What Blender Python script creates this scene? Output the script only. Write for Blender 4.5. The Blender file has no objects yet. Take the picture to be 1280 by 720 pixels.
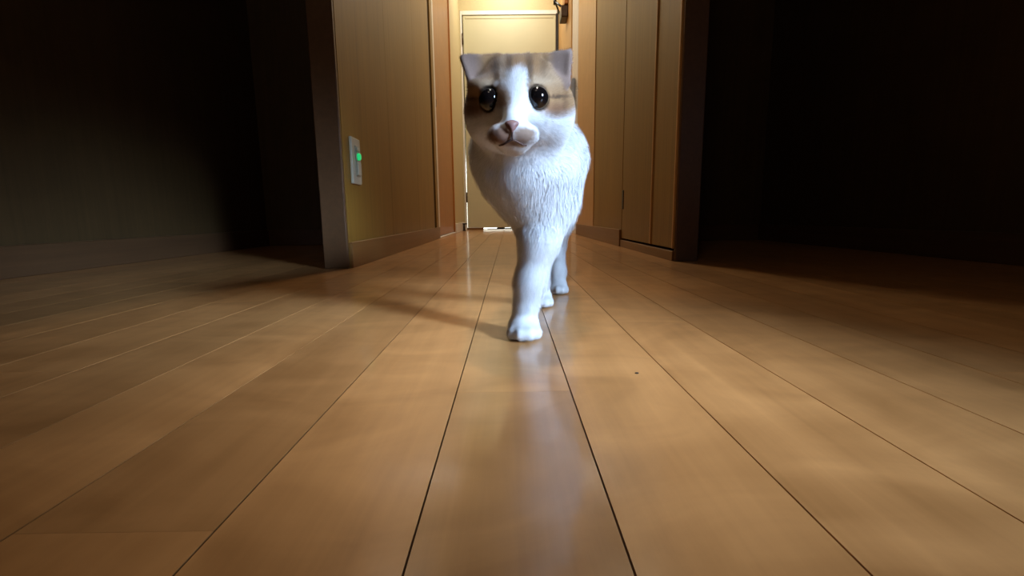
import bpy, bmesh, math, random
import numpy as np
from mathutils import Vector, Matrix

random.seed(7)
rng = np.random.default_rng(7)
C = bpy.context.scene.collection

# ------------------------------------------------------------------ camera
FPX, CAM_H = 585.0, 0.13
PITCH, YAW, ROLL = math.atan(91 / 585.0), math.atan(3 / 585.0), -0.0116
cd = bpy.data.cameras.new('camera')
cd.sensor_width = 36.0
cd.lens = FPX / 1280.0 * 36.0
cd.clip_start = 0.01
cam = bpy.data.objects.new('camera', cd)
C.objects.link(cam)
RM = (Matrix.Rotation(-YAW, 4, 'Z') @ Matrix.Rotation(math.pi / 2 - PITCH, 4, 'X') @ Matrix.Rotation(ROLL, 4, 'Z'))
cam.matrix_world = Matrix.Translation((0, 0, CAM_H)) @ RM
bpy.context.scene.camera = cam
R3 = np.array(RM.to_3x3())


def at(px, py, Y):
    """world point at depth Y seen at a photo pixel (used to take sizes and places off the photograph)"""
    d = R3 @ np.array([(px - 640) / FPX, -(py - 360) / FPX, -1.0])
    return np.array([0, 0, CAM_H]) + d * (Y / d[1])


# ------------------------------------------------------------------ world, exposure, lights
w = bpy.data.worlds.new('world')
bpy.context.scene.world = w
w.use_nodes = True
w.node_tree.nodes['Background'].inputs[0].default_value = (0.9, 0.8, 0.7, 1)
w.node_tree.nodes['Background'].inputs[1].default_value = 0.01
vs = bpy.context.scene.view_settings
vs.view_transform = 'Standard'
vs.look = 'None'
vs.exposure = 0.22
vs.gamma = 1.0


def lamp(name, kind, loc, target, energy, color, **kw):
    l = bpy.data.lights.new(name, kind)
    l.energy = energy
    l.color = color
    for k, v in kw.items():
        setattr(l, k, v)
    o = bpy.data.objects.new(name, l)
    C.objects.link(o)
    o.location = loc
    o.rotation_euler = (Vector(target) - Vector(loc)).to_track_quat('-Z', 'Y').to_euler()
    return o


WARM = (1.0, 0.90, 0.72)
# narrow ceiling downlight over the spot where the cat walks
lamp('downlight_lamp', 'SPOT', (0.03, 0.47, 2.25), (0.02, 0.41, 0), 50, (1.0, 0.89, 0.74),
     spot_size=math.radians(18), spot_blend=1.0, shadow_soft_size=0.05)
lamp('downlight_lamp', 'SPOT', (0.05, 0.98, 2.25), (0.05, 0.90, 0), 42, (1.0, 0.89, 0.74),
     spot_size=math.radians(20), spot_blend=1.0, shadow_soft_size=0.05)
# ceiling lamp of the hallway, and the one in front of the far door
lamp('hall_lamp', 'AREA', (0.02, 2.55, 2.27), (0.02, 2.55, 0), 13, WARM, shape='DISK', size=0.22)
lamp('far_lamp', 'AREA', (0.02, 3.98, 2.22), (0.02, 3.98, 0), 8.5, (1.0, 0.97, 0.86), shape='DISK', size=0.24)
# added cool fill aimed at the cat from an invented opening out of view
lamp('cool_fill_light', 'AREA', (1.15, -0.44, 0.60), (0.07, 0.50, 0.12), 3.7, (0.52, 0.72, 1.0),
     shape='RECTANGLE', size=0.30, size_y=0.40, spread=math.radians(27))
# added weak warm fill from above, behind the camera and out of view
lamp('warm_fill_light', 'AREA', (-0.35, -0.60, 2.27), (-0.15, 0.2, 0), 3.0, (1.0, 0.80, 0.58), shape='DISK', size=0.25)
# daylight of the room behind the far door
lamp('back_room_light', 'AREA', (-0.1, 4.75, 0.6), (-0.1, 4.55, 0), 14, (0.9, 0.97, 1.0), size=0.3)


# ------------------------------------------------------------------ helpers
def nmat(name):
    m = bpy.data.materials.new(name)
    m.use_nodes = True
    nt = m.node_tree
    return m, nt, nt.nodes['Principled BSDF']


def ramp(nt, stops):
    r = nt.nodes.new('ShaderNodeValToRGB')
    e = r.color_ramp.elements
    e[0].position, e[0].color = stops[0][0], (*stops[0][1], 1)
    e[1].position, e[1].color = stops[-1][0], (*stops[-1][1], 1)
    for p, c in stops[1:-1]:
        x = e.new(p)
        x.color = (*c, 1)
    return r


def wood(name, dark, light, scale, rough=0.35, coat=0.0, figure=0.5, vary=0.0, bump=0.02, spec=0.5, figscale=(6, 2.2, 6)):
    """procedural wood; 'scale' stretches the grain; 'vary' changes tone from board to board"""
    m, nt, b = nmat(name)
    N, L = nt.nodes.new, nt.links.new
    geo = N('ShaderNodeNewGeometry')
    oi = N('ShaderNodeObjectInfo')
    off = N('ShaderNodeVectorMath'); off.operation = 'SCALE'
    cmb = N('ShaderNodeCombineXYZ')
    L(oi.outputs['Random'], cmb.inputs[0]); L(oi.outputs['Random'], cmb.inputs[1]); L(oi.outputs['Random'], cmb.inputs[2])
    L(cmb.outputs[0], off.inputs[0]); off.inputs['Scale'].default_value = 37.0
    add = N('ShaderNodeVectorMath'); add.operation = 'ADD'
    L(geo.outputs['Position'], add.inputs[0]); L(off.outputs[0], add.inputs[1])
    mp = N('ShaderNodeMapping'); mp.inputs['Scale'].default_value = scale
    L(add.outputs[0], mp.inputs[0])
    n1 = N('ShaderNodeTexNoise'); n1.inputs['Scale'].default_value = 1.0; n1.inputs['Detail'].default_value = 6
    n1.inputs['Roughness'].default_value = 0.62; n1.inputs['Distortion'].default_value = 0.4
    L(mp.outputs[0], n1.inputs['Vector'])
    mp2 = N('ShaderNodeMapping'); mp2.inputs['Scale'].default_value = figscale
    L(add.outputs[0], mp2.inputs[0])
    n2 = N('ShaderNodeTexNoise'); n2.inputs['Scale'].default_value = 1.6; n2.inputs['Detail'].default_value = 4
    n2.inputs['Distortion'].default_value = 1.4
    L(mp2.outputs[0], n2.inputs['Vector'])
    mx = N('ShaderNodeMix'); mx.data_type = 'FLOAT'; mx.inputs[0].default_value = figure
    L(n1.outputs[0], mx.inputs[2]); L(n2.outputs[0], mx.inputs[3])
    r = ramp(nt, [(0.30, dark), (0.70, light)])
    L(mx.outputs[0], r.inputs[0])
    hsv = N('ShaderNodeHueSaturation')
    L(r.outputs[0], hsv.inputs['Color'])
    mr = N('ShaderNodeMapRange')
    L(oi.outputs['Random'], mr.inputs[0]); tone = N('ShaderNodeMath'); tone.operation = 'MULTIPLY'; sc_ = N('ShaderNodeSeparateColor'); L(oi.outputs['Color'], sc_.inputs[0]); L(sc_.outputs[0], tone.inputs[1]); mr.inputs[3].default_value = 1 - vary; mr.inputs[4].default_value = 1 + vary
    L(mr.outputs[0], tone.inputs[0]); L(tone.outputs[0], hsv.inputs['Value'])
    L(hsv.outputs[0], b.inputs['Base Color'])
    b.inputs['Roughness'].default_value = rough
    b.inputs['Specular IOR Level'].default_value = spec
    b.inputs['Coat Weight'].default_value = coat
    b.inputs['Coat Roughness'].default_value = 0.10
    bp = N('ShaderNodeBump'); bp.inputs['Strength'].default_value = bump * 5; bp.inputs['Distance'].default_value = 0.0006
    L(mx.outputs[0], bp.inputs['Height']); L(bp.outputs[0], b.inputs['Normal'])
    return m


def plain(name, col, rough=0.5, metal=0.0, emit=None, es=0.0, noise=0.06, nscale=25):
    m, nt, b = nmat(name)
    N, L = nt.nodes.new, nt.links.new
    tc = N('ShaderNodeTexCoord'); n = N('ShaderNodeTexNoise'); n.inputs['Scale'].default_value = nscale
    L(tc.outputs['Object'], n.inputs['Vector'])
    r = ramp(nt, [(0.2, tuple(c * (1 - noise) for c in col)), (0.8, tuple(min(1, c * (1 + noise)) for c in col))])
    L(n.outputs[0], r.inputs[0]); L(r.outputs[0], b.inputs['Base Color'])
    b.inputs['Roughness'].default_value = rough
    b.inputs['Metallic'].default_value = metal
    if emit:
        b.inputs['Emission Color'].default_value = (*emit, 1)
        b.inputs['Emission Strength'].default_value = es
    return m


def box_mesh(name, x0, x1, y0, y1, z0, z1, bevel=0.0, seg=1):
    bm = bmesh.new()
    bmesh.ops.create_cube(bm, size=1)
    for v in bm.verts:
        v.co = Vector(((x0 + x1) / 2 + v.co.x * (x1 - x0), (y0 + y1) / 2 + v.co.y * (y1 - y0), (z0 + z1) / 2 + v.co.z * (z1 - z0)))
    if bevel:
        bmesh.ops.bevel(bm, geom=bm.edges[:], offset=bevel, segments=seg, affect='EDGES', profile=0.5)
    me = bpy.data.meshes.new(name)
    bm.to_mesh(me); bm.free()
    return me


def link(name, me, mat=None, parent=None, loc=None):
    o = bpy.data.objects.new(name, me)
    C.objects.link(o)
    if mat is not None and me is not None and len(me.materials) == 0:
        me.materials.append(mat)
    if parent: o.parent = parent
    if loc is not None: o.location = loc
    return o


def box(name, x0, x1, y0, y1, z0, z1, mat, parent=None, bevel=0.0, seg=1):
    return link(name, box_mesh(name, x0, x1, y0, y1, z0, z1, bevel, seg), mat, parent)


def struct(o):
    o['kind'] = 'structure'
    return o


def tag(o, label, cat, group=None):
    o['label'] = label; o['category'] = cat
    if group: o['group'] = group
    return o


def cyl_mesh(name, p0, p1, r0, r1=None, seg=24, bevel=0.0):
    r1 = r0 if r1 is None else r1
    p0, p1 = Vector(p0), Vector(p1)
    bm = bmesh.new()
    bmesh.ops.create_cone(bm, cap_ends=True, segments=seg, radius1=r0, radius2=r1, depth=(p1 - p0).length)
    if bevel:
        ed = [e for e in bm.edges if len(e.link_faces) == 2 and any(len(f.verts) > 4 for f in e.link_faces)]
        bmesh.ops.bevel(bm, geom=ed, offset=bevel, segments=2, affect='EDGES')
    q = (p1 - p0).to_track_quat('Z', 'Y').to_matrix().to_4x4()
    bmesh.ops.transform(bm, matrix=Matrix.Translation((p0 + p1) / 2) @ q, verts=bm.verts)
    me = bpy.data.meshes.new(name); bm.to_mesh(me); bm.free()
    for p in me.polygons: p.use_smooth = len(p.vertices) == 4
    return me


def empty(name, loc=(0, 0, 0)):
    o = bpy.data.objects.new(name, None)
    C.objects.link(o); o.location = loc
    o.empty_display_size = 0.1
    return o


# ------------------------------------------------------------------ materials
M_floor = wood('floor_maple', (0.33, 0.148, 0.046), (0.60, 0.295, 0.105), (45, 2.2, 45), rough=0.32, coat=0.55,
               figure=0.55, vary=0.13, bump=0.01, figscale=(5, 9, 5))
M_gap = plain('floor_underlay', (0.05, 0.028, 0.012), 0.9)
M_wall = wood('wall_plywood', (0.195, 0.104, 0.014), (0.31, 0.175, 0.030), (70, 70, 2.0), rough=0.42, figure=0.3, vary=0.05,
              bump=0.006, spec=0.4, figscale=(4, 4, 0.8))
M_base = wood('baseboard_wood', (0.17, 0.080, 0.020), (0.26, 0.130, 0.038), (70, 1.6, 70), rough=0.42, figure=0.2, bump=0.006)
M_orange = wood('orange_door_wood', (0.34, 0.125, 0.018), (0.47, 0.19, 0.034), (70, 70, 2.0), rough=0.35, figure=0.3, bump=0.006)
M_trim_r = wood('honey_wall_wood', (0.48, 0.25, 0.075), (0.62, 0.35, 0.12), (70, 70, 2.0), rough=0.35, figure=0.3, bump=0.006)
M_cream = plain('cream_door_paint', (0.58, 0.54, 0.35), 0.5, noise=0.03, nscale=6)
M_creamwall = plain('cream_wallpaper', (0.60, 0.50, 0.27), 0.7, noise=0.04, nscale=60)
M_white = plain('white_frame_paint', (0.80, 0.77, 0.70), 0.45)
M_black = plain('black_metal', (0.012, 0.009, 0.008), 0.4, noise=0.2)
M_bronze = plain('dark_bronze_metal', (0.05, 0.028, 0.015), 0.35, metal=0.6, noise=0.2)
M_ceil = plain('ceiling_paper', (0.72, 0.66, 0.52), 0.8)
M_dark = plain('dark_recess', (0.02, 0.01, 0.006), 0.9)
M_plate = plain('switch_plastic', (0.50, 0.48, 0.36), 0.35, noise=0.03)
M_plate2 = plain('switch_plastic_grey', (0.30, 0.29, 0.22), 0.4, noise=0.03)
M_green = plain('green_indicator', (0.02, 0.30, 0.10), 0.25, emit=(0.02, 0.75, 0.22), es=0.55)
M_lampglass = plain('lamp_diffuser', (0.9, 0.88, 0.8), 0.4, emit=(1.0, 0.9, 0.7), es=4.0)
M_fillpane = plain('fill_pane_glow', (0.6, 0.7, 0.8), 0.1, emit=(0.62, 0.78, 1.0), es=1.0)  # glow of the added pane around the cool fill

# ------------------------------------------------------------------ the setting
XL, XR, YF, ZC = -0.410, 0.452, 4.35, 2.30
YL, YR = 1.205, 1.285              # where the hall walls end and the invented dark side rooms open
RXL, RXR = -1.15, 1.20             # side rooms
RYF, RYB = 2.25, -1.0

floor = struct(box('floor', RXL - 0.1, RXR + 0.1, RYB - 0.1, YF + 1.0, -0.03, -0.004, M_gap))
PW, PL = 0.085, 0.909
plank_me = box_mesh('plank', 0.0005, PW - 0.0005, 0.0001, PL - 0.0001, -0.012, 0.0)
plank_me.materials.append(M_floor)
row0 = int(math.floor((RXL + 0.0405) / PW))
row1 = int(math.ceil((RXR + 0.0405) / PW))
stag = {0: 0.333, -1: 0.72, 1: 0.05, -2: 0.18, 2: 0.55}
TONE = {(-2, 1): 0.85, (0, 0): 0.93, (0, 1): 1.12, (-1, 0): 1.05, (1, 0): 0.97}
for r in range(row0, row1):
    x0 = -0.0405 + r * PW
    s = stag.get(r, random.random() * PL) - 2 * PL
    inside = x0 + PW > XL - 0.02 and x0 < XR + 0.02
    y = s
    while y < (YF + 0.02 if inside else RYF + 0.1):
        if y + PL > RYB - 0.05:
            p = link('plank', plank_me, None, floor, (x0, y, 0))
            tn = TONE.get((r, int(round((y - s) / PL)) - 1), 1.0); p.color = (tn, tn, tn, 1)
        y += PL

T = 0.06
# left hallway wall: separate sheets of plywood
wl = struct(empty('wall_left', (XL, YL, 0)))
cuts = [YL, 1.68, 2.18, 2.62]
for a, b_ in zip(cuts[:-1], cuts[1:]):
    o = link('panel', box_mesh('panel', -T, 0, a - YL + 0.0003, b_ - YL - 0.0003, 0.0, ZC, 0.0005), M_wall, wl)
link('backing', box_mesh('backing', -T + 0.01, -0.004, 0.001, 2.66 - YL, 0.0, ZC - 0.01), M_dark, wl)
link('door_post', box_mesh('door_post', -T, 0.002, 2.68 - YL, 2.76 - YL, 0, ZC, 0.002), M_wall, wl)
link('far_panel', box_mesh('far_panel', -T, 0, 3.62 - YL, YF - YL, 0, ZC, 0.001), M_creamwall, wl)
link('lintel', box_mesh('lintel', -T, 0, 2.76 - YL, 3.62 - YL, 2.12, ZC, 0.001), M_wall, wl)
bl = struct(box('baseboard_left', XL, XL + 0.008, YL, 2.765, 0.0, 0.066, M_base, bevel=0.0012))
bl2 = struct(box('baseboard_left', XL, XL + 0.008, 3.63, YF - 0.005, 0.0, 0.07, M_white, bevel=0.0012))

# left sliding door, orange-brown, with a white strip standing in for light through its near gap
d = struct(empty('door_1', (XL, 2.80, 0)))
link('door_leaf', box_mesh('door_leaf', -0.040, -0.006, 0.03, 0.79, 0.012, 2.10, 0.002), M_orange, d)
link('gap_light_strip', box_mesh('gap_light_strip', -0.038, -0.001, -0.035, 0.028, 0.012, 2.10, 0.002), M_white, d)
link('side_frame', box_mesh('side_frame', -0.05, 0.002, 0.795, 0.82, 0.0, 2.12, 0.002), M_orange, d)
link('threshold', box_mesh('threshold', -0.06, 0.004, -0.03, 0.82, 0.0, 0.008, 0.002), M_white, d)
link('lock_plate', box_mesh('lock_plate', -0.006, -0.003, 0.045, 0.065, 0.76, 0.80, 0.0008), M_bronze, d)
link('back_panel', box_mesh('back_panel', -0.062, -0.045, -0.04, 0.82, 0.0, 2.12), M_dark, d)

# right hallway wall
wr = struct(empty('wall_right', (XR, YR, 0)))
def rp(name, a, b_, z0, z1, mat, x0=0.0, bev=0.001, x1=T):
    return link(name, box_mesh(name, x0, x1, a - YR, b_ - YR, z0, z1, bev), mat, wr)
rp('panel', 1.895, 2.515, 0.0, ZC, M_wall)
rp('panel', 2.52, 3.13, 0.0, ZC, M_trim_r, x0=-0.003)
rp('white_frame', 3.135, 3.40, 0.0, ZC, M_white, x0=-0.004)
rp('groove', 3.40, 3.50, 0.0, ZC, M_dark, x0=0.01)
rp('end_panel', 3.50, YF, 0.0, ZC, M_trim_r)
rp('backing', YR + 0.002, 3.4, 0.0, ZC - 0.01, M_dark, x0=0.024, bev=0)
rp('lintel', YR, 1.895, 2.16, ZC, M_wall)
br = struct(box('baseboard_right', XR - 0.008, XR, 1.895, 3.13, 0.0, 0.068, M_base, bevel=0.0012))
kb = struct(box('baseboard_right', XR - 0.004, XR + 0.02, YR, 1.893, 0.0, 0.027, M_base, bevel=0.001))
for n, (a, b_) in zip(('door_2', 'door_3'), ((1.492, 1.89), (YR, 1.486))):
    dd = struct(empty(n, (XR, a, 0)))
    link('door_leaf', box_mesh('door_leaf', 0.0, 0.022, 0.012, b_ - a - 0.002, 0.034, 2.155, 0.0012), M_wall, dd)
    link('edge_band', box_mesh('edge_band', -0.004, 0.02, 0.0, 0.010, 0.034, 2.155, 0.002, 2), M_trim_r, dd)
# recessed finger pull next to the first closet door
fp = rp('finger_pull', 1.865, 1.888, 0.148, 0.222, M_black, x0=-0.0025, bev=0.001, x1=0.004)

# far end: cream door in its frame
wf = struct(empty('wall_far', (0, YF, 0)))
def fpn(name, x0, x1, z0, z1, mat, y0=0.0, y1=0.08, bev=0.0015, parent=wf):
    return link(name, box_mesh(name, x0, x1, y0, y1, z0, z1, bev), mat, parent)
fpn('upper_panel', XL - T, XR + T, 1.872, ZC, M_creamwall)
fpn('side_panel', XL - T, XL + 0.010, 0, 1.872, M_creamwall)
df = struct(empty('door_4', (0, YF, 0)))
DX0, DX1 = -0.388, 0.440
fpn('door_leaf', DX0 + 0.012, DX1 - 0.012, 0.020, 1.832, M_cream, -0.001, 0.034, 0.002, df)
fpn('raised_border', DX0 + 0.014, DX0 + 0.032, 0.021, 1.830, M_cream, -0.004, 0.0, 0.001, df)
fpn('raised_border', DX1 - 0.032, DX1 - 0.014, 0.021, 1.830, M_cream, -0.004, 0.0, 0.001, df)
fpn('raised_border', DX0 + 0.033, DX1 - 0.033, 1.808, 1.830, M_cream, -0.004, 0.0, 0.001, df)
fpn('door_frame', XL + 0.010, DX0 + 0.004, 0.0, 1.872, M_white, -0.003, 0.06, 0.001, df)
fpn('door_frame', DX0 + 0.005, DX1 - 0.002, 1.840, 1.872, M_white, -0.003, 0.06, 0.001, df)
fpn('hinge_strip', DX1 - 0.010, DX1 + 0.008, 0.0, 1.845, M_black, -0.006, 0.05, 0.001, df)
fpn('gap_block', DX0 + 0.004, -0.235, 0.0, 0.019, M_base, 0.002, 0.03, 0.001, df)  # added dark blocks, here and below, that cut the lit gap short
fpn('gap_block', 0.05, DX1 - 0.01, 0.0, 0.019, M_base, 0.002, 0.03, 0.001, df)
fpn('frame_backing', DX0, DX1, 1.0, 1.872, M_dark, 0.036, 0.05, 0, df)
for z in (0.25, 1.60):
    link('hinge', cyl_mesh('hinge', (DX0 + 0.008, -0.006, z), (DX0 + 0.008, -0.006, z + 0.09), 0.006, seg=12), M_bronze, df)
# bit of the room behind the far door, its pale floor seen through the gap
brm = struct(box('floor', -0.9, 0.9, YF + 0.08, YF + 1.0, -0.004, 0.0, M_white))
brm2 = struct(box('wall_back_room', -0.9, 0.9, YF + 0.95, YF + 1.0, 0.0, ZC, M_white))

ceil = struct(box('ceiling', RXL - 0.1, RXR + 0.1, RYB - 0.1, YF + 1.0, ZC, ZC + 0.05, M_ceil))

# invented side rooms left and right of the camera, kept dark to dim the flanks
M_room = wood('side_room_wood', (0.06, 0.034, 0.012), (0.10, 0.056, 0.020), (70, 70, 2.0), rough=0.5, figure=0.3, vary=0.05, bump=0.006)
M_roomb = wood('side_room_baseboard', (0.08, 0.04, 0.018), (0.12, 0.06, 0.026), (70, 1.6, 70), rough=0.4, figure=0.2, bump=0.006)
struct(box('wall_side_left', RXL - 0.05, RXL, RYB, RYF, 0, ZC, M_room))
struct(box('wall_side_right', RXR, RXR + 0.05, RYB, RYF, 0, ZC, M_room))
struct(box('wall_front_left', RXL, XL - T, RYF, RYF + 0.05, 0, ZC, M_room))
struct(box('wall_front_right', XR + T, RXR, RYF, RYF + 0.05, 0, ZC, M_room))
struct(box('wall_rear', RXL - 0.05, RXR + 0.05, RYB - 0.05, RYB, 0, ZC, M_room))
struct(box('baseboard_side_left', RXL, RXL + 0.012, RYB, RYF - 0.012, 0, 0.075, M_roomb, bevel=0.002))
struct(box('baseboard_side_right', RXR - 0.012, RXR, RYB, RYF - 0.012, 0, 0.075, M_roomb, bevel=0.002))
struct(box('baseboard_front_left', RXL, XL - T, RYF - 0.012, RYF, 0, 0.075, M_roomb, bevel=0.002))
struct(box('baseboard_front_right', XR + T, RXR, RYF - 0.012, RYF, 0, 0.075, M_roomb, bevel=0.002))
struct(box('trim_1', XL - T - 0.002, XL - 0.0005, YL - 0.014, YL - 0.001, 0, ZC, M_roomb, bevel=0.002))
struct(box('trim_2', XR + 0.0005, XR + T + 0.002, YR - 0.014, YR - 0.001, 0, ZC, M_roomb, bevel=0.002))
win = struct(empty('added_window_1', (RXR, -0.44, 0.60)))  # invented opening out of view, added to house the cool fill
link('added_window_frame', box_mesh('added_window_frame', -0.012, 0.0, -0.20, 0.20, -0.25, 0.25, 0.003), M_white, win)
link('glow_pane', box_mesh('glow_pane', -0.018, -0.0125, -0.16, 0.16, -0.21, 0.21, 0.001), M_fillpane, win)


# lamps on the ceiling (the bodies the lights above sit in)
def ceiling_light(x, y, r, label):
    t = empty('ceiling_light', (x, y, ZC))
    tag(t, label, 'lamp', None)
    link('housing', cyl_mesh('housing', (0, 0, -0.018), (0, 0, 0), r, seg=32, bevel=0.003), M_white, t)
    return t

ceiling_light(0.02, 2.55, 0.10, 'round flush ceiling lamp halfway along the hallway')
tl = ceiling_light(0.02, 3.98, 0.10, 'round flush ceiling lamp in front of the pale far door')
ceiling_light(-0.35, -0.60, 0.10, 'added round ceiling fill lamp behind the camera, out of view')  # housing added for the warm fill
ceiling_light(0.03, 0.47, 0.05, 'small round downlight above the head of the walking cat')
ceiling_light(0.05, 0.98, 0.05, 'small round downlight above the back of the walking cat')

# ------------------------------------------------------------------ small fittings
# wall plate with a green indicator
t = empty('night_light_switch', (XL, 1.285, 0.276))
tag(t, 'beige rectangular wall plate with glowing green indicator on left plywood wall', 'switch')
link('cover_plate', box_mesh('cover_plate', 0.0, 0.008, -0.035, 0.035, -0.060, 0.060, 0.0025, 2), M_plate, t)
link('insert', box_mesh('insert', 0.008, 0.0105, -0.012, 0.018, -0.040, 0.040, 0.001), M_plate2, t)
link('rocker', box_mesh('rocker', 0.0105, 0.0145, -0.009, 0.015, -0.036, -0.002, 0.001), M_plate, t)
g = link('indicator', cyl_mesh('indicator', (0.0105, 0.003, 0.012), (0.0175, 0.003, 0.012), 0.010, 0.0085, 20, 0.001), M_green, t)
g['label'] = 'glowing green indicator lens'
link('lens_cap', box_mesh('lens_cap', 0.0105, 0.014, -0.008, 0.014, 0.026, 0.036, 0.001), M_plate, t)

# floor door stopper
t = empty('door_stopper', (XL + 0.020, 4.12, 0))
tag(t, 'small dark bronze door stopper on floor beside white baseboard', 'door stopper')
link('stem', cyl_mesh('stem', (0, 0, 0.006), (0, 0, 0.055), 0.009, seg=16), M_bronze, t)
link('foot', cyl_mesh('foot', (0, 0, 0.0), (0, 0, 0.006), 0.016, seg=20, bevel=0.001), M_bronze, t)
link('hook_head', box_mesh('hook_head', -0.012, 0.026, -0.012, 0.012, 0.055, 0.066, 0.003, 2), M_bronze, t)

# door closer up at the right
t = empty('door_closer', (XR, 3.75, 1.600))
tag(t, 'dark metal door closer with bent arm on right wall near far door', 'door closer')
link('closer_body', box_mesh('closer_body', -0.050, 0.0, -0.07, 0.07, -0.040, 0.040, 0.006, 2), M_bronze, t)
link('arm', cyl_mesh('arm', (-0.03, -0.02, 0.038), (-0.085, 0.05, 0.11), 0.008, seg=12), M_black, t)
link('arm', cyl_mesh('arm', (-0.085, 0.05, 0.112), (-0.022, 0.25, 0.09), 0.007, seg=12), M_black, t)
link('pivot', cyl_mesh('pivot', (-0.085, 0.05, 0.09), (-0.085, 0.05, 0.135), 0.012, seg=16), M_black, t)
link('bracket', box_mesh('bracket', -0.03, 0.0, 0.235, 0.265, 0.07, 0.11, 0.002), M_black, t)
# brown hanging flap above the closer
link('cover_flap', box_mesh('cover_flap', -0.028, -0.002, -0.08, 0.06, 0.045, 0.45, 0.003), M_orange, t)

# tiny crumb on the floor
bm = bmesh.new(); bmesh.ops.create_icosphere(bm, subdivisions=2, radius=0.0011)
for v in bm.verts: v.co = Vector((v.co.x * 1.4, v.co.y, v.co.z * 0.5)) * (1 + 0.2 * random.random())
me = bpy.data.meshes.new('crumb'); bm.to_mesh(me); bm.free()
p = at(796, 467, 0.3); k = 0.13 / (0.13 - p[2]); 
cr = link('crumb', me, M_dark, None, (p[0] * k, 0.3 * k, 0.0005))
tag(cr, 'tiny dark crumb lying on floorboard right of cat', 'crumb')

# ------------------------------------------------------------------ the cat
prims = []   # (kind, data, blend)


def cap(a, b_, ra, rb, k=0.012):
    prims.append(('cap', np.array(a, float), np.array(b_, float), ra, rb, k))


def ell(c, r, k=0.012, rot=None):
    prims.append(('ell', np.array(c, float), np.array(r, float), rot, 0, k))


def prim_sdf(p, P):
    if p[0] == 'cap':
        _, a, b_, ra, rb, k = p
        ba = b_ - a
        h = np.clip(((P - a) @ ba) / (ba @ ba), 0, 1)
        return np.linalg.norm(P - a - h[..., None] * ba, axis=-1) - (ra + (rb - ra) * h)
    _, c, r, rot, _, k = p
    q = P - c
    if rot is not None: q = q @ rot       # rot columns = local axes
    k0 = np.linalg.norm(q / r, axis=-1)
    k1 = np.linalg.norm(q / (r * r), axis=-1) + 1e-9
    return k0 * (k0 - 1.0) / k1


def smin(a, b_, k):
    h = np.clip(0.5 + 0.5 * (b_ - a) / k, 0, 1)
    return b_ * (1 - h) + a * h - k * h * (1 - h)


def field(P):
    d_ = np.full(P.shape[:-1], 1.0, np.float64)
    for p in prims:
        d_ = smin(d_, prim_sdf(p, P), p[5])
    return d_


def rotm(rx=0, ry=0, rz=0):
    return np.array((Matrix.Rotation(rz, 3, 'Z') @ Matrix.Rotation(ry, 3, 'Y') @ Matrix.Rotation(rx, 3, 'X')))


# head
ell(at(648, 119, .445), (.0395, .044, .0285), .008)
ell(at(648, 101, .440), (.0360, .032, .0165), .008)
ell(at(649, 135, .425), (.036, .034, .028), .010)
ell(at(608, 142, .440), (.0185, .028, .026), .010)         # cheeks
ell(at(690, 141, .445), (.0190, .028, .026), .010)
cap(at(646, 112, .408), at(642, 152, .383), .012, .0085, .010)   # bridge of the nose
ell(at(630, 168, .389), (.0130, .013, .0090), .005)        # muzzle pads
ell(at(653, 168, .389), (.0130, .013, .0090), .005)
ell(at(642, 182, .398), (.0115, .013, .0070), .006)        # chin
ell(at(610, 109, .412), (.015, .011, .006), .008)          # brows
ell(at(675, 107, .412), (.015, .011, .006), .008)
# neck, chest, trunk
cap(at(650, 150, .465), at(655, 190, .49), .038, .046, .02)
ell(at(656, 192, .515), (.052, .050, .045), .02)
ell(at(661, 222, .515), (.044, .050, .040), .02)
ell(at(668, 252, .520), (.030, .042, .036), .02)
cap(at(667, 205, .56), (.058, .80, .180), .048, .050, .022)
ell((.060, .83, .174), (.050, .075, .054), .02)
# tail, carried up behind
cap((.085, .895, .215), (.112, .970, .285), .014, .0090, .012)
cap((.112, .970, .285), (.136, 1.040, .360), .0090, .0075, .006)
cap((.136, 1.040, .360), (.148, 1.095, .425), .0075, .0045, .006)


def leg(pts, k=.010):
    for (a, ra), (b_, rb) in zip(pts[:-1], pts[1:]):
        cap(a, b_, ra, rb, k)


toes = []


def paw(c, w_, l_, h_):
    c = np.array(c)
    ell(c + (0, .004, h_ * .95), (w_, l_, h_), .005)
    for s, f, z in ((-.72, -.55, .55), (-.27, -.92, .62), (.27, -.92, .62), (.72, -.55, .55)):
        q = c + (s * w_, f * l_, z * h_)
        toes.append(q)
        ell(q, (w_ * .36, l_ * .42, h_ * .60), .0045)


ya = .492
pa = at(655, 411, ya); pa[2] = 0.001
leg([(at(686, 200, .53), .038), (at(683, 250, .515), .0285), (at(674, 300, .50), .0192), (at(663, 352, ya + .006), .0145),
     (at(655, 400, ya + .006), .0135)], .014)
paw(pa, .0172, .0215, .0115)
yb = .665
pb = at(677, 378, yb); pb[2] = 0.001
leg([(at(655, 235, .55), .030), (at(667, 285, .585), .019), (at(672, 330, .63), .0155), (at(676, 362, yb + .005), .0135)])
paw(pb, .0155, .020, .0115)
yc = .775
pc = at(698, 362, yc); pc[2] = 0.001
leg([((.070, .80, .160), .036), ((.078, .765, .115), .023), ((.082, .82, .080), .0160), ((.0815, .79, .035), .0130),
     ((pc[0], yc + .004, .016), .0130)])
paw(pc, .0150, .020, .0115)
yd = .90
pd_ = at(664, 355, yd); pd_[2] = 0.001
leg([((.045, .84, .165), .040), ((.035, .86, .125), .026), ((.036, .94, .085), .016), ((.040, .915, .035), .0125),
     ((pd_[0], yd + .004, .016), .0125)])
paw(pd_, .0150, .020, .0115)

# ears: folded outwards to the sides, thin slabs with a hollow facing forward
EARS = []


def ear(tip, top, low, thick=.0052):
    EARS.append((np.array(tip), np.array(top), np.array(low), thick))


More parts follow.
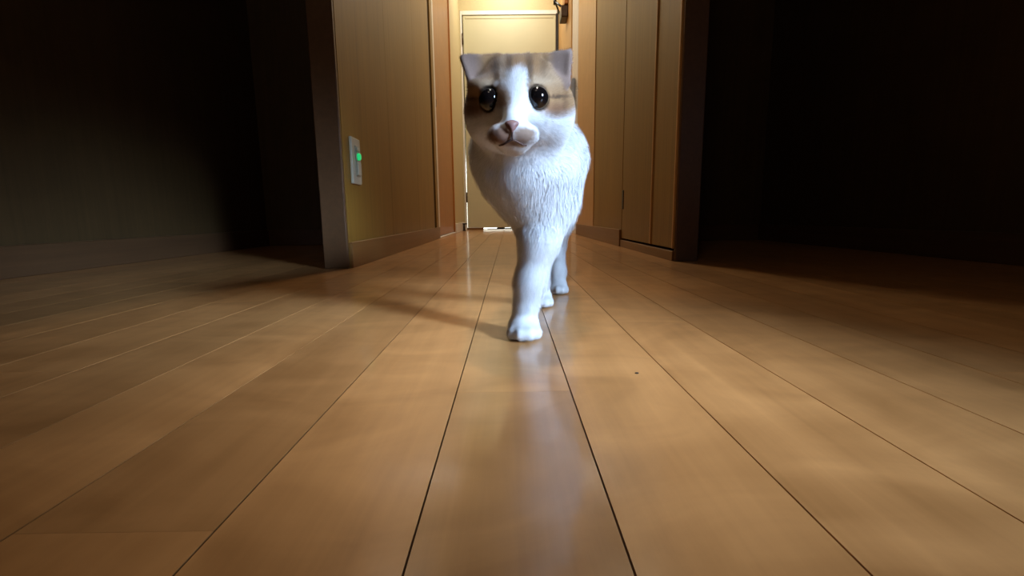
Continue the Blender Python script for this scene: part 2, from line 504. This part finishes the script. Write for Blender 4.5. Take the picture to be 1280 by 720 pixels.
ear(at(578, 72, .420), at(622, 72, .424), at(591, 108, .418))
ear(at(712, 65, .420), at(668, 74, .424), at(709, 104, .418))


def ear_sdf(e, P):
    """rounded triangle slab"""
    tip, top, low, th = e
    def dot2(v): return (v * v).sum(-1)
    a, b_, c = tip, top, low
    ba, cb, ac = b_ - a, c - b_, a - c
    nor = np.cross(ba, ac)
    pa_, pb_, pc_ = P - a, P - b_, P - c
    s = (np.sign((np.cross(ba, nor) * pa_).sum(-1)) + np.sign((np.cross(cb, nor) * pb_).sum(-1)) + np.sign((np.cross(ac, nor) * pc_).sum(-1)))
    def seg(pv, ev): return dot2(ev * np.clip((pv @ ev) / (ev @ ev), 0, 1)[..., None] - pv)
    edge = np.minimum(np.minimum(seg(pa_, ba), seg(pb_, cb)), seg(pc_, ac))
    plane = (pa_ @ nor) ** 2 / (nor @ nor)
    return np.sqrt(np.where(s < 2.0, edge, plane)) - th * .55


# eyes: found on the surface by marching towards the head
def march(px, py):
    o = np.array([0, 0, CAM_H]); t_ = .30
    d0 = at(px, py, 1.0) - o
    L = np.linalg.norm(d0); d0 /= L
    for _ in range(80):
        f = field((o + d0 * t_)[None])[0]
        t_ += f * .8
    return o + d0 * t_, d0


eyes = []
for px, py in ((612.5, 124.5), (671.5, 122.5)):
    p, d0 = march(px, py)
    eyes.append(p + d0 * .0042)
ER = .0094
nose_p, nd = march(640, 157)
print('eyes', eyes, 'nose', nose_p)

lo = np.array([-.085, .345, -.004]); hi = np.array([.190, 1.13, .45]); RES = .002
n = np.ceil((hi - lo) / RES).astype(int)
F = np.full(n, .05, np.float32)
ax = [lo[i] + RES * np.arange(n[i]) for i in range(3)]


def region(c0, c1, m):
    i0 = np.maximum(np.floor((c0 - m - lo) / RES).astype(int), 0)
    i1 = np.minimum(np.ceil((c1 + m - lo) / RES).astype(int), n)
    sl = tuple(slice(a, b_) for a, b_ in zip(i0, i1))
    G = np.stack(np.meshgrid(*[ax[i][sl[i]] for i in range(3)], indexing='ij'), -1)
    return sl, G


for p in prims:
    if p[0] == 'cap':
        r = max(p[3], p[4]); c0, c1 = np.minimum(p[1], p[2]) - r, np.maximum(p[1], p[2]) + r
    else:
        r = p[2].max() if p[3] is not None else p[2]; c0, c1 = p[1] - r, p[1] + r
    sl, G = region(c0, c1, p[5] + .012)
    F[sl] = smin(F[sl], prim_sdf(p, G), p[5]).astype(np.float32)
for e in EARS:
    pts = np.array(e[:3]); sl, G = region(pts.min(0), pts.max(0), .015)
    F[sl] = smin(F[sl], ear_sdf(e, G), .009)
    c_ = pts.mean(0)
    inner = c_ + (pts - c_) * .60 + np.array([0, -.0042, 0])
    F[sl] = np.maximum(F[sl], -ear_sdf((inner[0], inner[1], inner[2], .0048), G))
for e in eyes:                                             # sockets
    sl, G = region(e - ER, e + ER, .006)
    F[sl] = np.maximum(F[sl], -(np.linalg.norm(G - e, axis=-1) - ER * .97))
F = np.maximum(F, (-ax[2][None, None, :] + .0005).astype(np.float32))   # flat soles


def surface_nets(F):
    S = F < 0
    nx, ny, nz = F.shape
    c = np.zeros((nx - 1, ny - 1, nz - 1), np.int8)
    for dx in (0, 1):
        for dy in (0, 1):
            for dz in (0, 1):
                c += S[dx:nx - 1 + dx, dy:ny - 1 + dy, dz:nz - 1 + dz]
    act = (c > 0) & (c < 8)
    idx = np.full(act.shape, -1, np.int64)
    I = np.argwhere(act); idx[act] = np.arange(len(I))
    acc = np.zeros((len(I), 3)); cnt = np.zeros(len(I))
    corners = [np.array((a, b_, d__)) for a in (0, 1) for b_ in (0, 1) for d__ in (0, 1)]
    for A in corners:
        for ax_ in range(3):
            if A[ax_]: continue
            B = A.copy(); B[ax_] = 1
            fa = F[tuple((I + A).T)]; fb = F[tuple((I + B).T)]
            m = (fa < 0) != (fb < 0)
            t_ = fa[m] / (fa[m] - fb[m])
            acc[m] += A + (B - A) * t_[:, None]; cnt[m] += 1
    V = lo + RES * (I + acc / cnt[:, None])
    faces = []
    for ax_ in range(3):
        sa = [slice(1, -1)] * 3; sa[ax_] = slice(0, -1)
        sb = [slice(1, -1)] * 3; sb[ax_] = slice(1, None)
        a, b_ = S[tuple(sa)], S[tuple(sb)]
        E = np.argwhere(a != b_)
        off = np.array([1, 1, 1]); off[ax_] = 0
        E = E + off
        inside_first = S[tuple(E.T)]
        u, v = [(1, 2), (2, 0), (0, 1)][ax_]
        def sh(du, dv):
            q = E.copy(); q[:, u] -= du; q[:, v] -= dv
            return idx[tuple(q.T)]
        quad = np.stack([sh(1, 1), sh(0, 1), sh(0, 0), sh(1, 0)], 1)
        quad[~inside_first] = quad[~inside_first][:, ::-1]
        faces.append(quad)
    return V, np.concatenate(faces)


V, Q = surface_nets(F)
# light smoothing along the quad edges
for it in range(3):
    s = np.zeros_like(V); c = np.zeros(len(V))
    for i in range(4):
        a, b_ = Q[:, i], Q[:, (i + 1) % 4]
        np.add.at(s, a, V[b_]); np.add.at(c, a, 1)
        np.add.at(s, b_, V[a]); np.add.at(c, b_, 1)
    V = V * .5 + .5 * s / np.maximum(c, 1)[:, None]
fn = np.cross(V[Q[:, 2]] - V[Q[:, 0]], V[Q[:, 3]] - V[Q[:, 1]])
VN = np.zeros_like(V)
for i in range(4): np.add.at(VN, Q[:, i], fn)
VN /= np.linalg.norm(VN, axis=1)[:, None] + 1e-12

WHITE = np.array([.63, .63, .65]); TAN = np.array([.255, .142, .066]); DTAN = np.array([.085, .045, .022]); PALE = np.array([.34, .25, .17])
PINK = np.array([.185, .125, .105]); MUZ = np.array([.17, .080, .042])


def blob(u, v, cu, cv, ru, rv, soft=.35):
    q = np.sqrt(((u - cu) / ru) ** 2 + ((v - cv) / rv) ** 2)
    return np.clip((1 + soft - q) / (2 * soft), 0, 1)[:, None]


def nz(P, f, s=0):
    return (np.sin(P[:, 0] * f + s) * np.sin(P[:, 1] * f * 1.13 + 1.7 + s) * np.sin(P[:, 2] * f * .91 + 2.9 + s))


def fur_colour(P, Nn):
    """coat markings, laid on the animal itself: head coordinates across (u) and down (v) the face"""
    Y = P[:, 1]
    # flatten the head front: position across and down the face
    u = 637 + P[:, 0] / Y * 585
    v = 360 - 585 * np.tan(np.arctan2(P[:, 2] - .13, Y) + .1546)
    u = u + nz(P, 900) * 2.0; v = v + nz(P, 700, 2) * 2.0
    col = np.tile(WHITE, (len(P), 1))
    def mix(m, c): 
        nonlocal col
        col = col * (1 - m) + np.asarray(c) * m
    head = ((Y < .50) & (v < 150))[:, None].astype(float)
    # two caps of tan over the eyes down the sides of the face
    mix(head * blob(u, v, 598, 102, 36, 42, .18), TAN)
    mix(head * blob(u, v, 699, 102, 40, 42, .18), TAN)
    mix(head * blob(u, v, 648, 70, 60, 17, .25), TAN)
    # the parts behind the forehead stay tan
    mix((((Y > .45) & (Y < .52) & (v < 135)).astype(float))[:, None] * .9, TAN)
    # pale brow patches, bleached forehead
    mix(head * blob(u, v, 612, 103, 13, 7, .6) * .75, PALE * 1.15)
    mix(head * blob(u, v, 672, 100, 13, 7, .6) * .75, PALE * 1.15)
    mix(head * blob(u, v, 690, 95, 14, 16, .6) * .5, PALE)
    mix(head * blob(u, v, 632, 85, 5, 14, .5) * .6, PALE)
    # forehead streaks
    for cu, cv, ru, rv, a in ((624, 89, 4.5, 20, .9), (640, 80, 3.5, 13, .7), (663, 88, 4.5, 20, .9), (606, 84, 4, 11, .5), (680, 82, 4, 12, .5)):
        mix(head * blob(u, v, cu, cv, ru, rv, .6) * a, DTAN)
    # blaze
    mix(blob(u, v, 652, 98, 9, 15, .35) * head, WHITE)
    mix(blob(u, v, 641, 107, 15, 8, .5) * head * .8, WHITE)
    mix(blob(u, v, 652, 128, 8.5, 24, .3) * head, WHITE)
    mix(blob(u, v, 632, 122, 8, 13, .4) * head * .9, TAN)
    # below the eyes: white cheeks
    low = np.clip((v - (138 + np.abs(u - 645) * .09)) / 8, 0, 1)[:, None] * (Y < .50)[:, None]
    mix(low, WHITE)
    # darker outer eye corners and rusty side patches
    mix(blob(u, v, 591, 123, 12, 2.6, .6) * head, DTAN)
    mix(blob(u, v, 696, 121, 14, 2.6, .6) * head, DTAN)
    mix(blob(u, v, 705, 130, 3, 12, .8) * head * .6, DTAN)
    mix(blob(u, v, 592, 136, 13, 8, .6) * .8, MUZ * .9)
    mix(blob(u, v, 694, 138, 15, 8, .6) * .8, MUZ * .95)
    # muzzle
    muz = (Y < .43)[:, None].astype(float)
    mix(blob(u, v, 627, 169, 15, 10.5, .25) * .95 * muz, MUZ)
    mix(blob(u, v, 657, 169, 14, 10.5, .25) * .9 * muz, MUZ * .75 + PALE * .25)
    mix(blob(u, v, 643, 179, 14, 4, .5) * .8 * muz, MUZ)
    # dark rims of the eyelids
    for e in eyes:
        de = np.linalg.norm(P - e, axis=1)
        mix(np.clip((ER * 1.22 - de) / (ER * .12), 0, 1)[:, None] * .9, DTAN * .5)
    # ears
    for e in EARS:
        dd_ = ear_sdf(e, P)
        front = (Nn[:, 1] < -.1)
        m = np.clip((.004 - dd_) / .003, 0, 1)
        m2 = np.clip((np.abs(P[:, 0] - .007) - .026) / .008, 0, 1)
        mix((m * m2 * front)[:, None] * .9, PINK)
        mix((m * m2 * (~front))[:, None], TAN * .8)
    # saddle and tail
    back = np.clip((P[:, 2] - .225) / .02, 0, 1) * (Y > .55) * (Y < .90)
    mix(back[:, None] * .85, TAN * 1.2)
    tail = ((Y > .90) & (P[:, 2] > .23))
    ring = .5 + .5 * np.sin(P[:, 2] * 190)
    mix((tail * (.1 + .2 * ring))[:, None], PALE)
    return col


cat = empty('cat', (pa[0], pa[1], 0))
tag(cat, 'white and tan folded eared cat walking toward the camera along the hallway floor', 'cat')
OFF = np.array([pa[0], pa[1], 0])
me = bpy.data.meshes.new('body')
Vl = V - OFF
me.vertices.add(len(Vl)); me.vertices.foreach_set('co', Vl.astype(np.float32).ravel())
me.loops.add(Q.size); me.loops.foreach_set('vertex_index', Q.astype(np.int32).ravel())
me.polygons.add(len(Q)); me.polygons.foreach_set('loop_start', np.arange(0, Q.size, 4, dtype=np.int32))
me.update(calc_edges=True)
me.polygons.foreach_set('use_smooth', np.ones(len(Q), bool))
colr = np.ones((len(V), 4), np.float32); colr[:, :3] = fur_colour(V, VN) * .92
ca = me.color_attributes.new('coat', 'FLOAT_COLOR', 'POINT'); ca.data.foreach_set('color', colr.ravel())


def coat_mat(name, rough, sss):
    m, nt, b = nmat(name)
    at_ = nt.nodes.new('ShaderNodeAttribute'); at_.attribute_name = 'coat'
    nt.links.new(at_.outputs['Color'], b.inputs['Base Color'])
    b.inputs['Roughness'].default_value = rough
    b.inputs['Specular IOR Level'].default_value = 0.15
    b.inputs['Sheen Weight'].default_value = 0.15
    return m


M_coat = coat_mat('cat_coat', .85, 0)
link('body', me, M_coat, cat)

# fur strands
tri = np.linalg.norm(fn, axis=1)
cent = V[Q].mean(1)
yw = np.clip(1.9 - (cent[:, 1] - .36) * 3.0, .35, 1.6)
hd = (cent[:, 1] < .48) & (cent[:, 2] > .17)
wgt = tri * yw * np.where(hd, 2.2, 1.0)
NF = 330000
fi = rng.choice(len(Q), NF, p=wgt / wgt.sum())
uv = rng.random((NF, 2))
q4 = V[Q[fi]]
P = (q4[:, 0] * (1 - uv[:, :1]) + q4[:, 1] * uv[:, :1]) * (1 - uv[:, 1:]) + (q4[:, 3] * (1 - uv[:, :1]) + q4[:, 2] * uv[:, :1]) * uv[:, 1:]
Nr = VN[Q[fi]].mean(1); Nr /= np.linalg.norm(Nr, axis=1)[:, None] + 1e-9
length = np.full(NF, .0125)
length = np.where((P[:, 1] < .46) & (P[:, 2] > .175), .0060, length)        # face
length = np.where((P[:, 2] < .115), .0075, length)                            # legs
length = np.where((P[:, 2] < .03), .0042, length)                             # paws
chest = (P[:, 1] > .46) & (P[:, 1] < .62) & (P[:, 2] > .13)
length = np.where(chest, .0150, length)
dn = np.linalg.norm(P - nose_p, axis=1)
length *= np.clip(dn / .030, .22, 1)
for e in EARS:
    length = np.where(ear_sdf(e, P) < .004, np.minimum(length, .0032), length)
keep = (P[:, 2] > .0025) & (dn > .0062)
for e in eyes:
    de = np.linalg.norm(P - e, axis=1)
    keep &= de > ER * 1.02
    length = np.where(de < .017, np.minimum(length, .0015 + (de - .010).clip(0) * .5), length)
P, Nr, length = P[keep], Nr[keep], length[keep]
nf = len(P)
flow = np.tile(np.array([0.0, .25, -1.0]), (nf, 1))
hm = np.clip((.50 - P[:, 1]) / .05, 0, 1) * np.clip((P[:, 2] - .165) / .02, 0, 1)
away = P - (nose_p + np.array([0, .01, .006])); away /= np.linalg.norm(away, axis=1)[:, None]
away = away + np.array([0, .5, 0])
flow = flow * (1 - hm[:, None]) + away * hm[:, None]
bk = (P[:, 1] > .56) & (P[:, 2] > .14)
flow[bk] += np.array([.0, 1.2, .2])
flow += rng.normal(0, .22, (nf, 3))
tan = flow - (flow * Nr).sum(1)[:, None] * Nr
tan /= np.linalg.norm(tan, axis=1)[:, None] + 1e-9
lift = rng.uniform(.15, .75, nf)[:, None]
d1 = tan + Nr * lift * 1.3; d1 /= np.linalg.norm(d1, axis=1)[:, None]
d2 = tan + Nr * lift * .25; d2 /= np.linalg.norm(d2, axis=1)[:, None]
ln = (length * rng.uniform(.65, 1.2, nf))[:, None]
side = np.cross(tan, Nr) + rng.normal(0, .35, (nf, 3)); side /= np.linalg.norm(side, axis=1)[:, None]
wd = np.clip(ln * .018, .00009, .00019)
r0 = P - Nr * .0006
mid = r0 + d1 * ln * .5
tip = mid + d2 * ln * .5
SV = np.stack([r0 - side * wd, r0 + side * wd, mid + side * wd * .7, mid - side * wd * .7, tip], 1).reshape(-1, 3) - OFF
base = (np.arange(nf) * 5)[:, None]
quads = base + np.array([[0, 1, 2, 3]]); tris_ = base + np.array([[3, 2, 4]])
loops = np.concatenate([quads, tris_], 1).ravel()
ls = (np.arange(nf) * 7)[:, None] + np.array([[0, 4]])
fm = bpy.data.meshes.new('fur')
fm.vertices.add(len(SV)); fm.vertices.foreach_set('co', SV.astype(np.float32).ravel())
fm.loops.add(len(loops)); fm.loops.foreach_set('vertex_index', loops.astype(np.int32))
fm.polygons.add(nf * 2); fm.polygons.foreach_set('loop_start', ls.ravel().astype(np.int32))
fm.update(calc_edges=True)
fm.polygons.foreach_set('use_smooth', np.ones(nf * 2, bool))
fc = fur_colour(P + tan * ln * .55, Nr) * rng.uniform(.74, 1.12, nf)[:, None]
fcol = np.ones((nf, 5, 4), np.float32); fcol[:, :, :3] = np.clip(fc, 0, .9)[:, None, :]
fa = fm.color_attributes.new('coat', 'FLOAT_COLOR', 'POINT'); fa.data.foreach_set('color', fcol.reshape(-1))
fm.normals_split_custom_set_from_vertices(np.repeat(Nr, 5, 0).astype(np.float32))
fur = link('fur', fm, M_coat, cat)
fur['kind'] = 'stuff'

# eyes, nose, mouth
M_eye, nt, b = nmat('cat_eye')
tc = nt.nodes.new('ShaderNodeTexCoord')
sx = nt.nodes.new('ShaderNodeSeparateXYZ'); nt.links.new(tc.outputs['Object'], sx.inputs[0])
rr = ramp(nt, [(0.0, (.05, .035, .018)), (0.34, (.045, .03, .014)), (0.42, (.004, .003, .003)), (1.0, (.003, .002, .002))])
mr = nt.nodes.new('ShaderNodeMapRange'); mr.inputs[1].default_value = 0.0; mr.inputs[2].default_value = ER
mneg = nt.nodes.new('ShaderNodeMath'); mneg.operation = 'MULTIPLY'; mneg.inputs[1].default_value = -1
nt.links.new(sx.outputs[1], mneg.inputs[0]); nt.links.new(mneg.outputs[0], mr.inputs[0]); nt.links.new(mr.outputs[0], rr.inputs[0])
nt.links.new(rr.outputs[0], b.inputs['Base Color'])
b.inputs['Roughness'].default_value = 0.08; b.inputs['Specular IOR Level'].default_value = 0.3; b.inputs['Coat Weight'].default_value = 0.3; b.inputs['Coat Roughness'].default_value = 0.02
bm = bmesh.new(); bmesh.ops.create_uvsphere(bm, u_segments=32, v_segments=20, radius=ER)
em = bpy.data.meshes.new('eye'); bm.to_mesh(em); bm.free()
for p_ in em.polygons: p_.use_smooth = True
em.materials.append(M_eye)
for e in eyes:
    link('eye', em, None, cat, tuple(e - OFF))

M_nose = plain('cat_nose_skin', (.17, .085, .075), .55, noise=.15, nscale=300)
bm = bmesh.new()
bmesh.ops.create_uvsphere(bm, u_segments=24, v_segments=16, radius=1.0)
for v in bm.verts:
    x, y, z = v.co
    wz = .0066 * (0.50 + 0.50 * (z + .25)) if z < .75 else .0066 * .9
    wz = max(wz, .0016)
    v.co = Vector((x * wz * 1.1, y * .0042 - .0005, z * .0048))
    for s in (-1, 1):                                        # nostrils
        dx, dz = v.co.x - s * .0038, v.co.z + .0008
        if v.co.y < 0 and dx * dx + dz * dz < .0012 ** 2: v.co.y += .0015
nm = bpy.data.meshes.new('nose'); bm.to_mesh(nm); bm.free()
for p_ in nm.polygons: p_.use_smooth = True
o = link('nose', nm, M_nose, cat, tuple(nose_p + np.array([0, .0010, -.0005]) - OFF))
o['label'] = 'brownish pink nose'


def tube(name, pts, r, mat, parent, taper=False, seg=6):
    bm = bmesh.new(); rings = []
    pts = [Vector(p_) for p_ in pts]
    for i, p_ in enumerate(pts):
        t_ = (pts[min(i + 1, len(pts) - 1)] - pts[max(i - 1, 0)]).normalized()
        q = t_.to_track_quat('Z', 'Y')
        rr_ = r * ((1 - i / len(pts)) if taper else 1.0)
        rings.append([bm.verts.new(p_ + q @ Vector((math.cos(a) * rr_, math.sin(a) * rr_, 0))) for a in [2 * math.pi * j / seg for j in range(seg)]])
    for A, B in zip(rings[:-1], rings[1:]):
        for j in range(seg): bm.faces.new((A[j], A[(j + 1) % seg], B[(j + 1) % seg], B[j]))
    bm.faces.new(rings[0][::-1]); bm.faces.new(rings[-1])
    m_ = bpy.data.meshes.new(name); bm.to_mesh(m_); bm.free()
    for p_ in m_.polygons: p_.use_smooth = True
    return link(name, m_, mat, parent)


M_mouth = plain('cat_lip_skin', (.06, .028, .02), .9)
path = []
for px, py in ((624, 182), (629, 181), (635, 177.5), (641, 174.5), (647, 177.5), (653, 181), (658, 182)):
    p, d0 = march(px, py); path.append(tuple(p - d0 * .0012 - OFF))
tube('mouth', path, .0007, M_mouth, cat)
path = []
for py in (163, 167, 171, 174.5):
    p, d0 = march(640.5, py); path.append(tuple(p - d0 * .0012 - OFF))
tube('philtrum', path, .0007, M_mouth, cat)
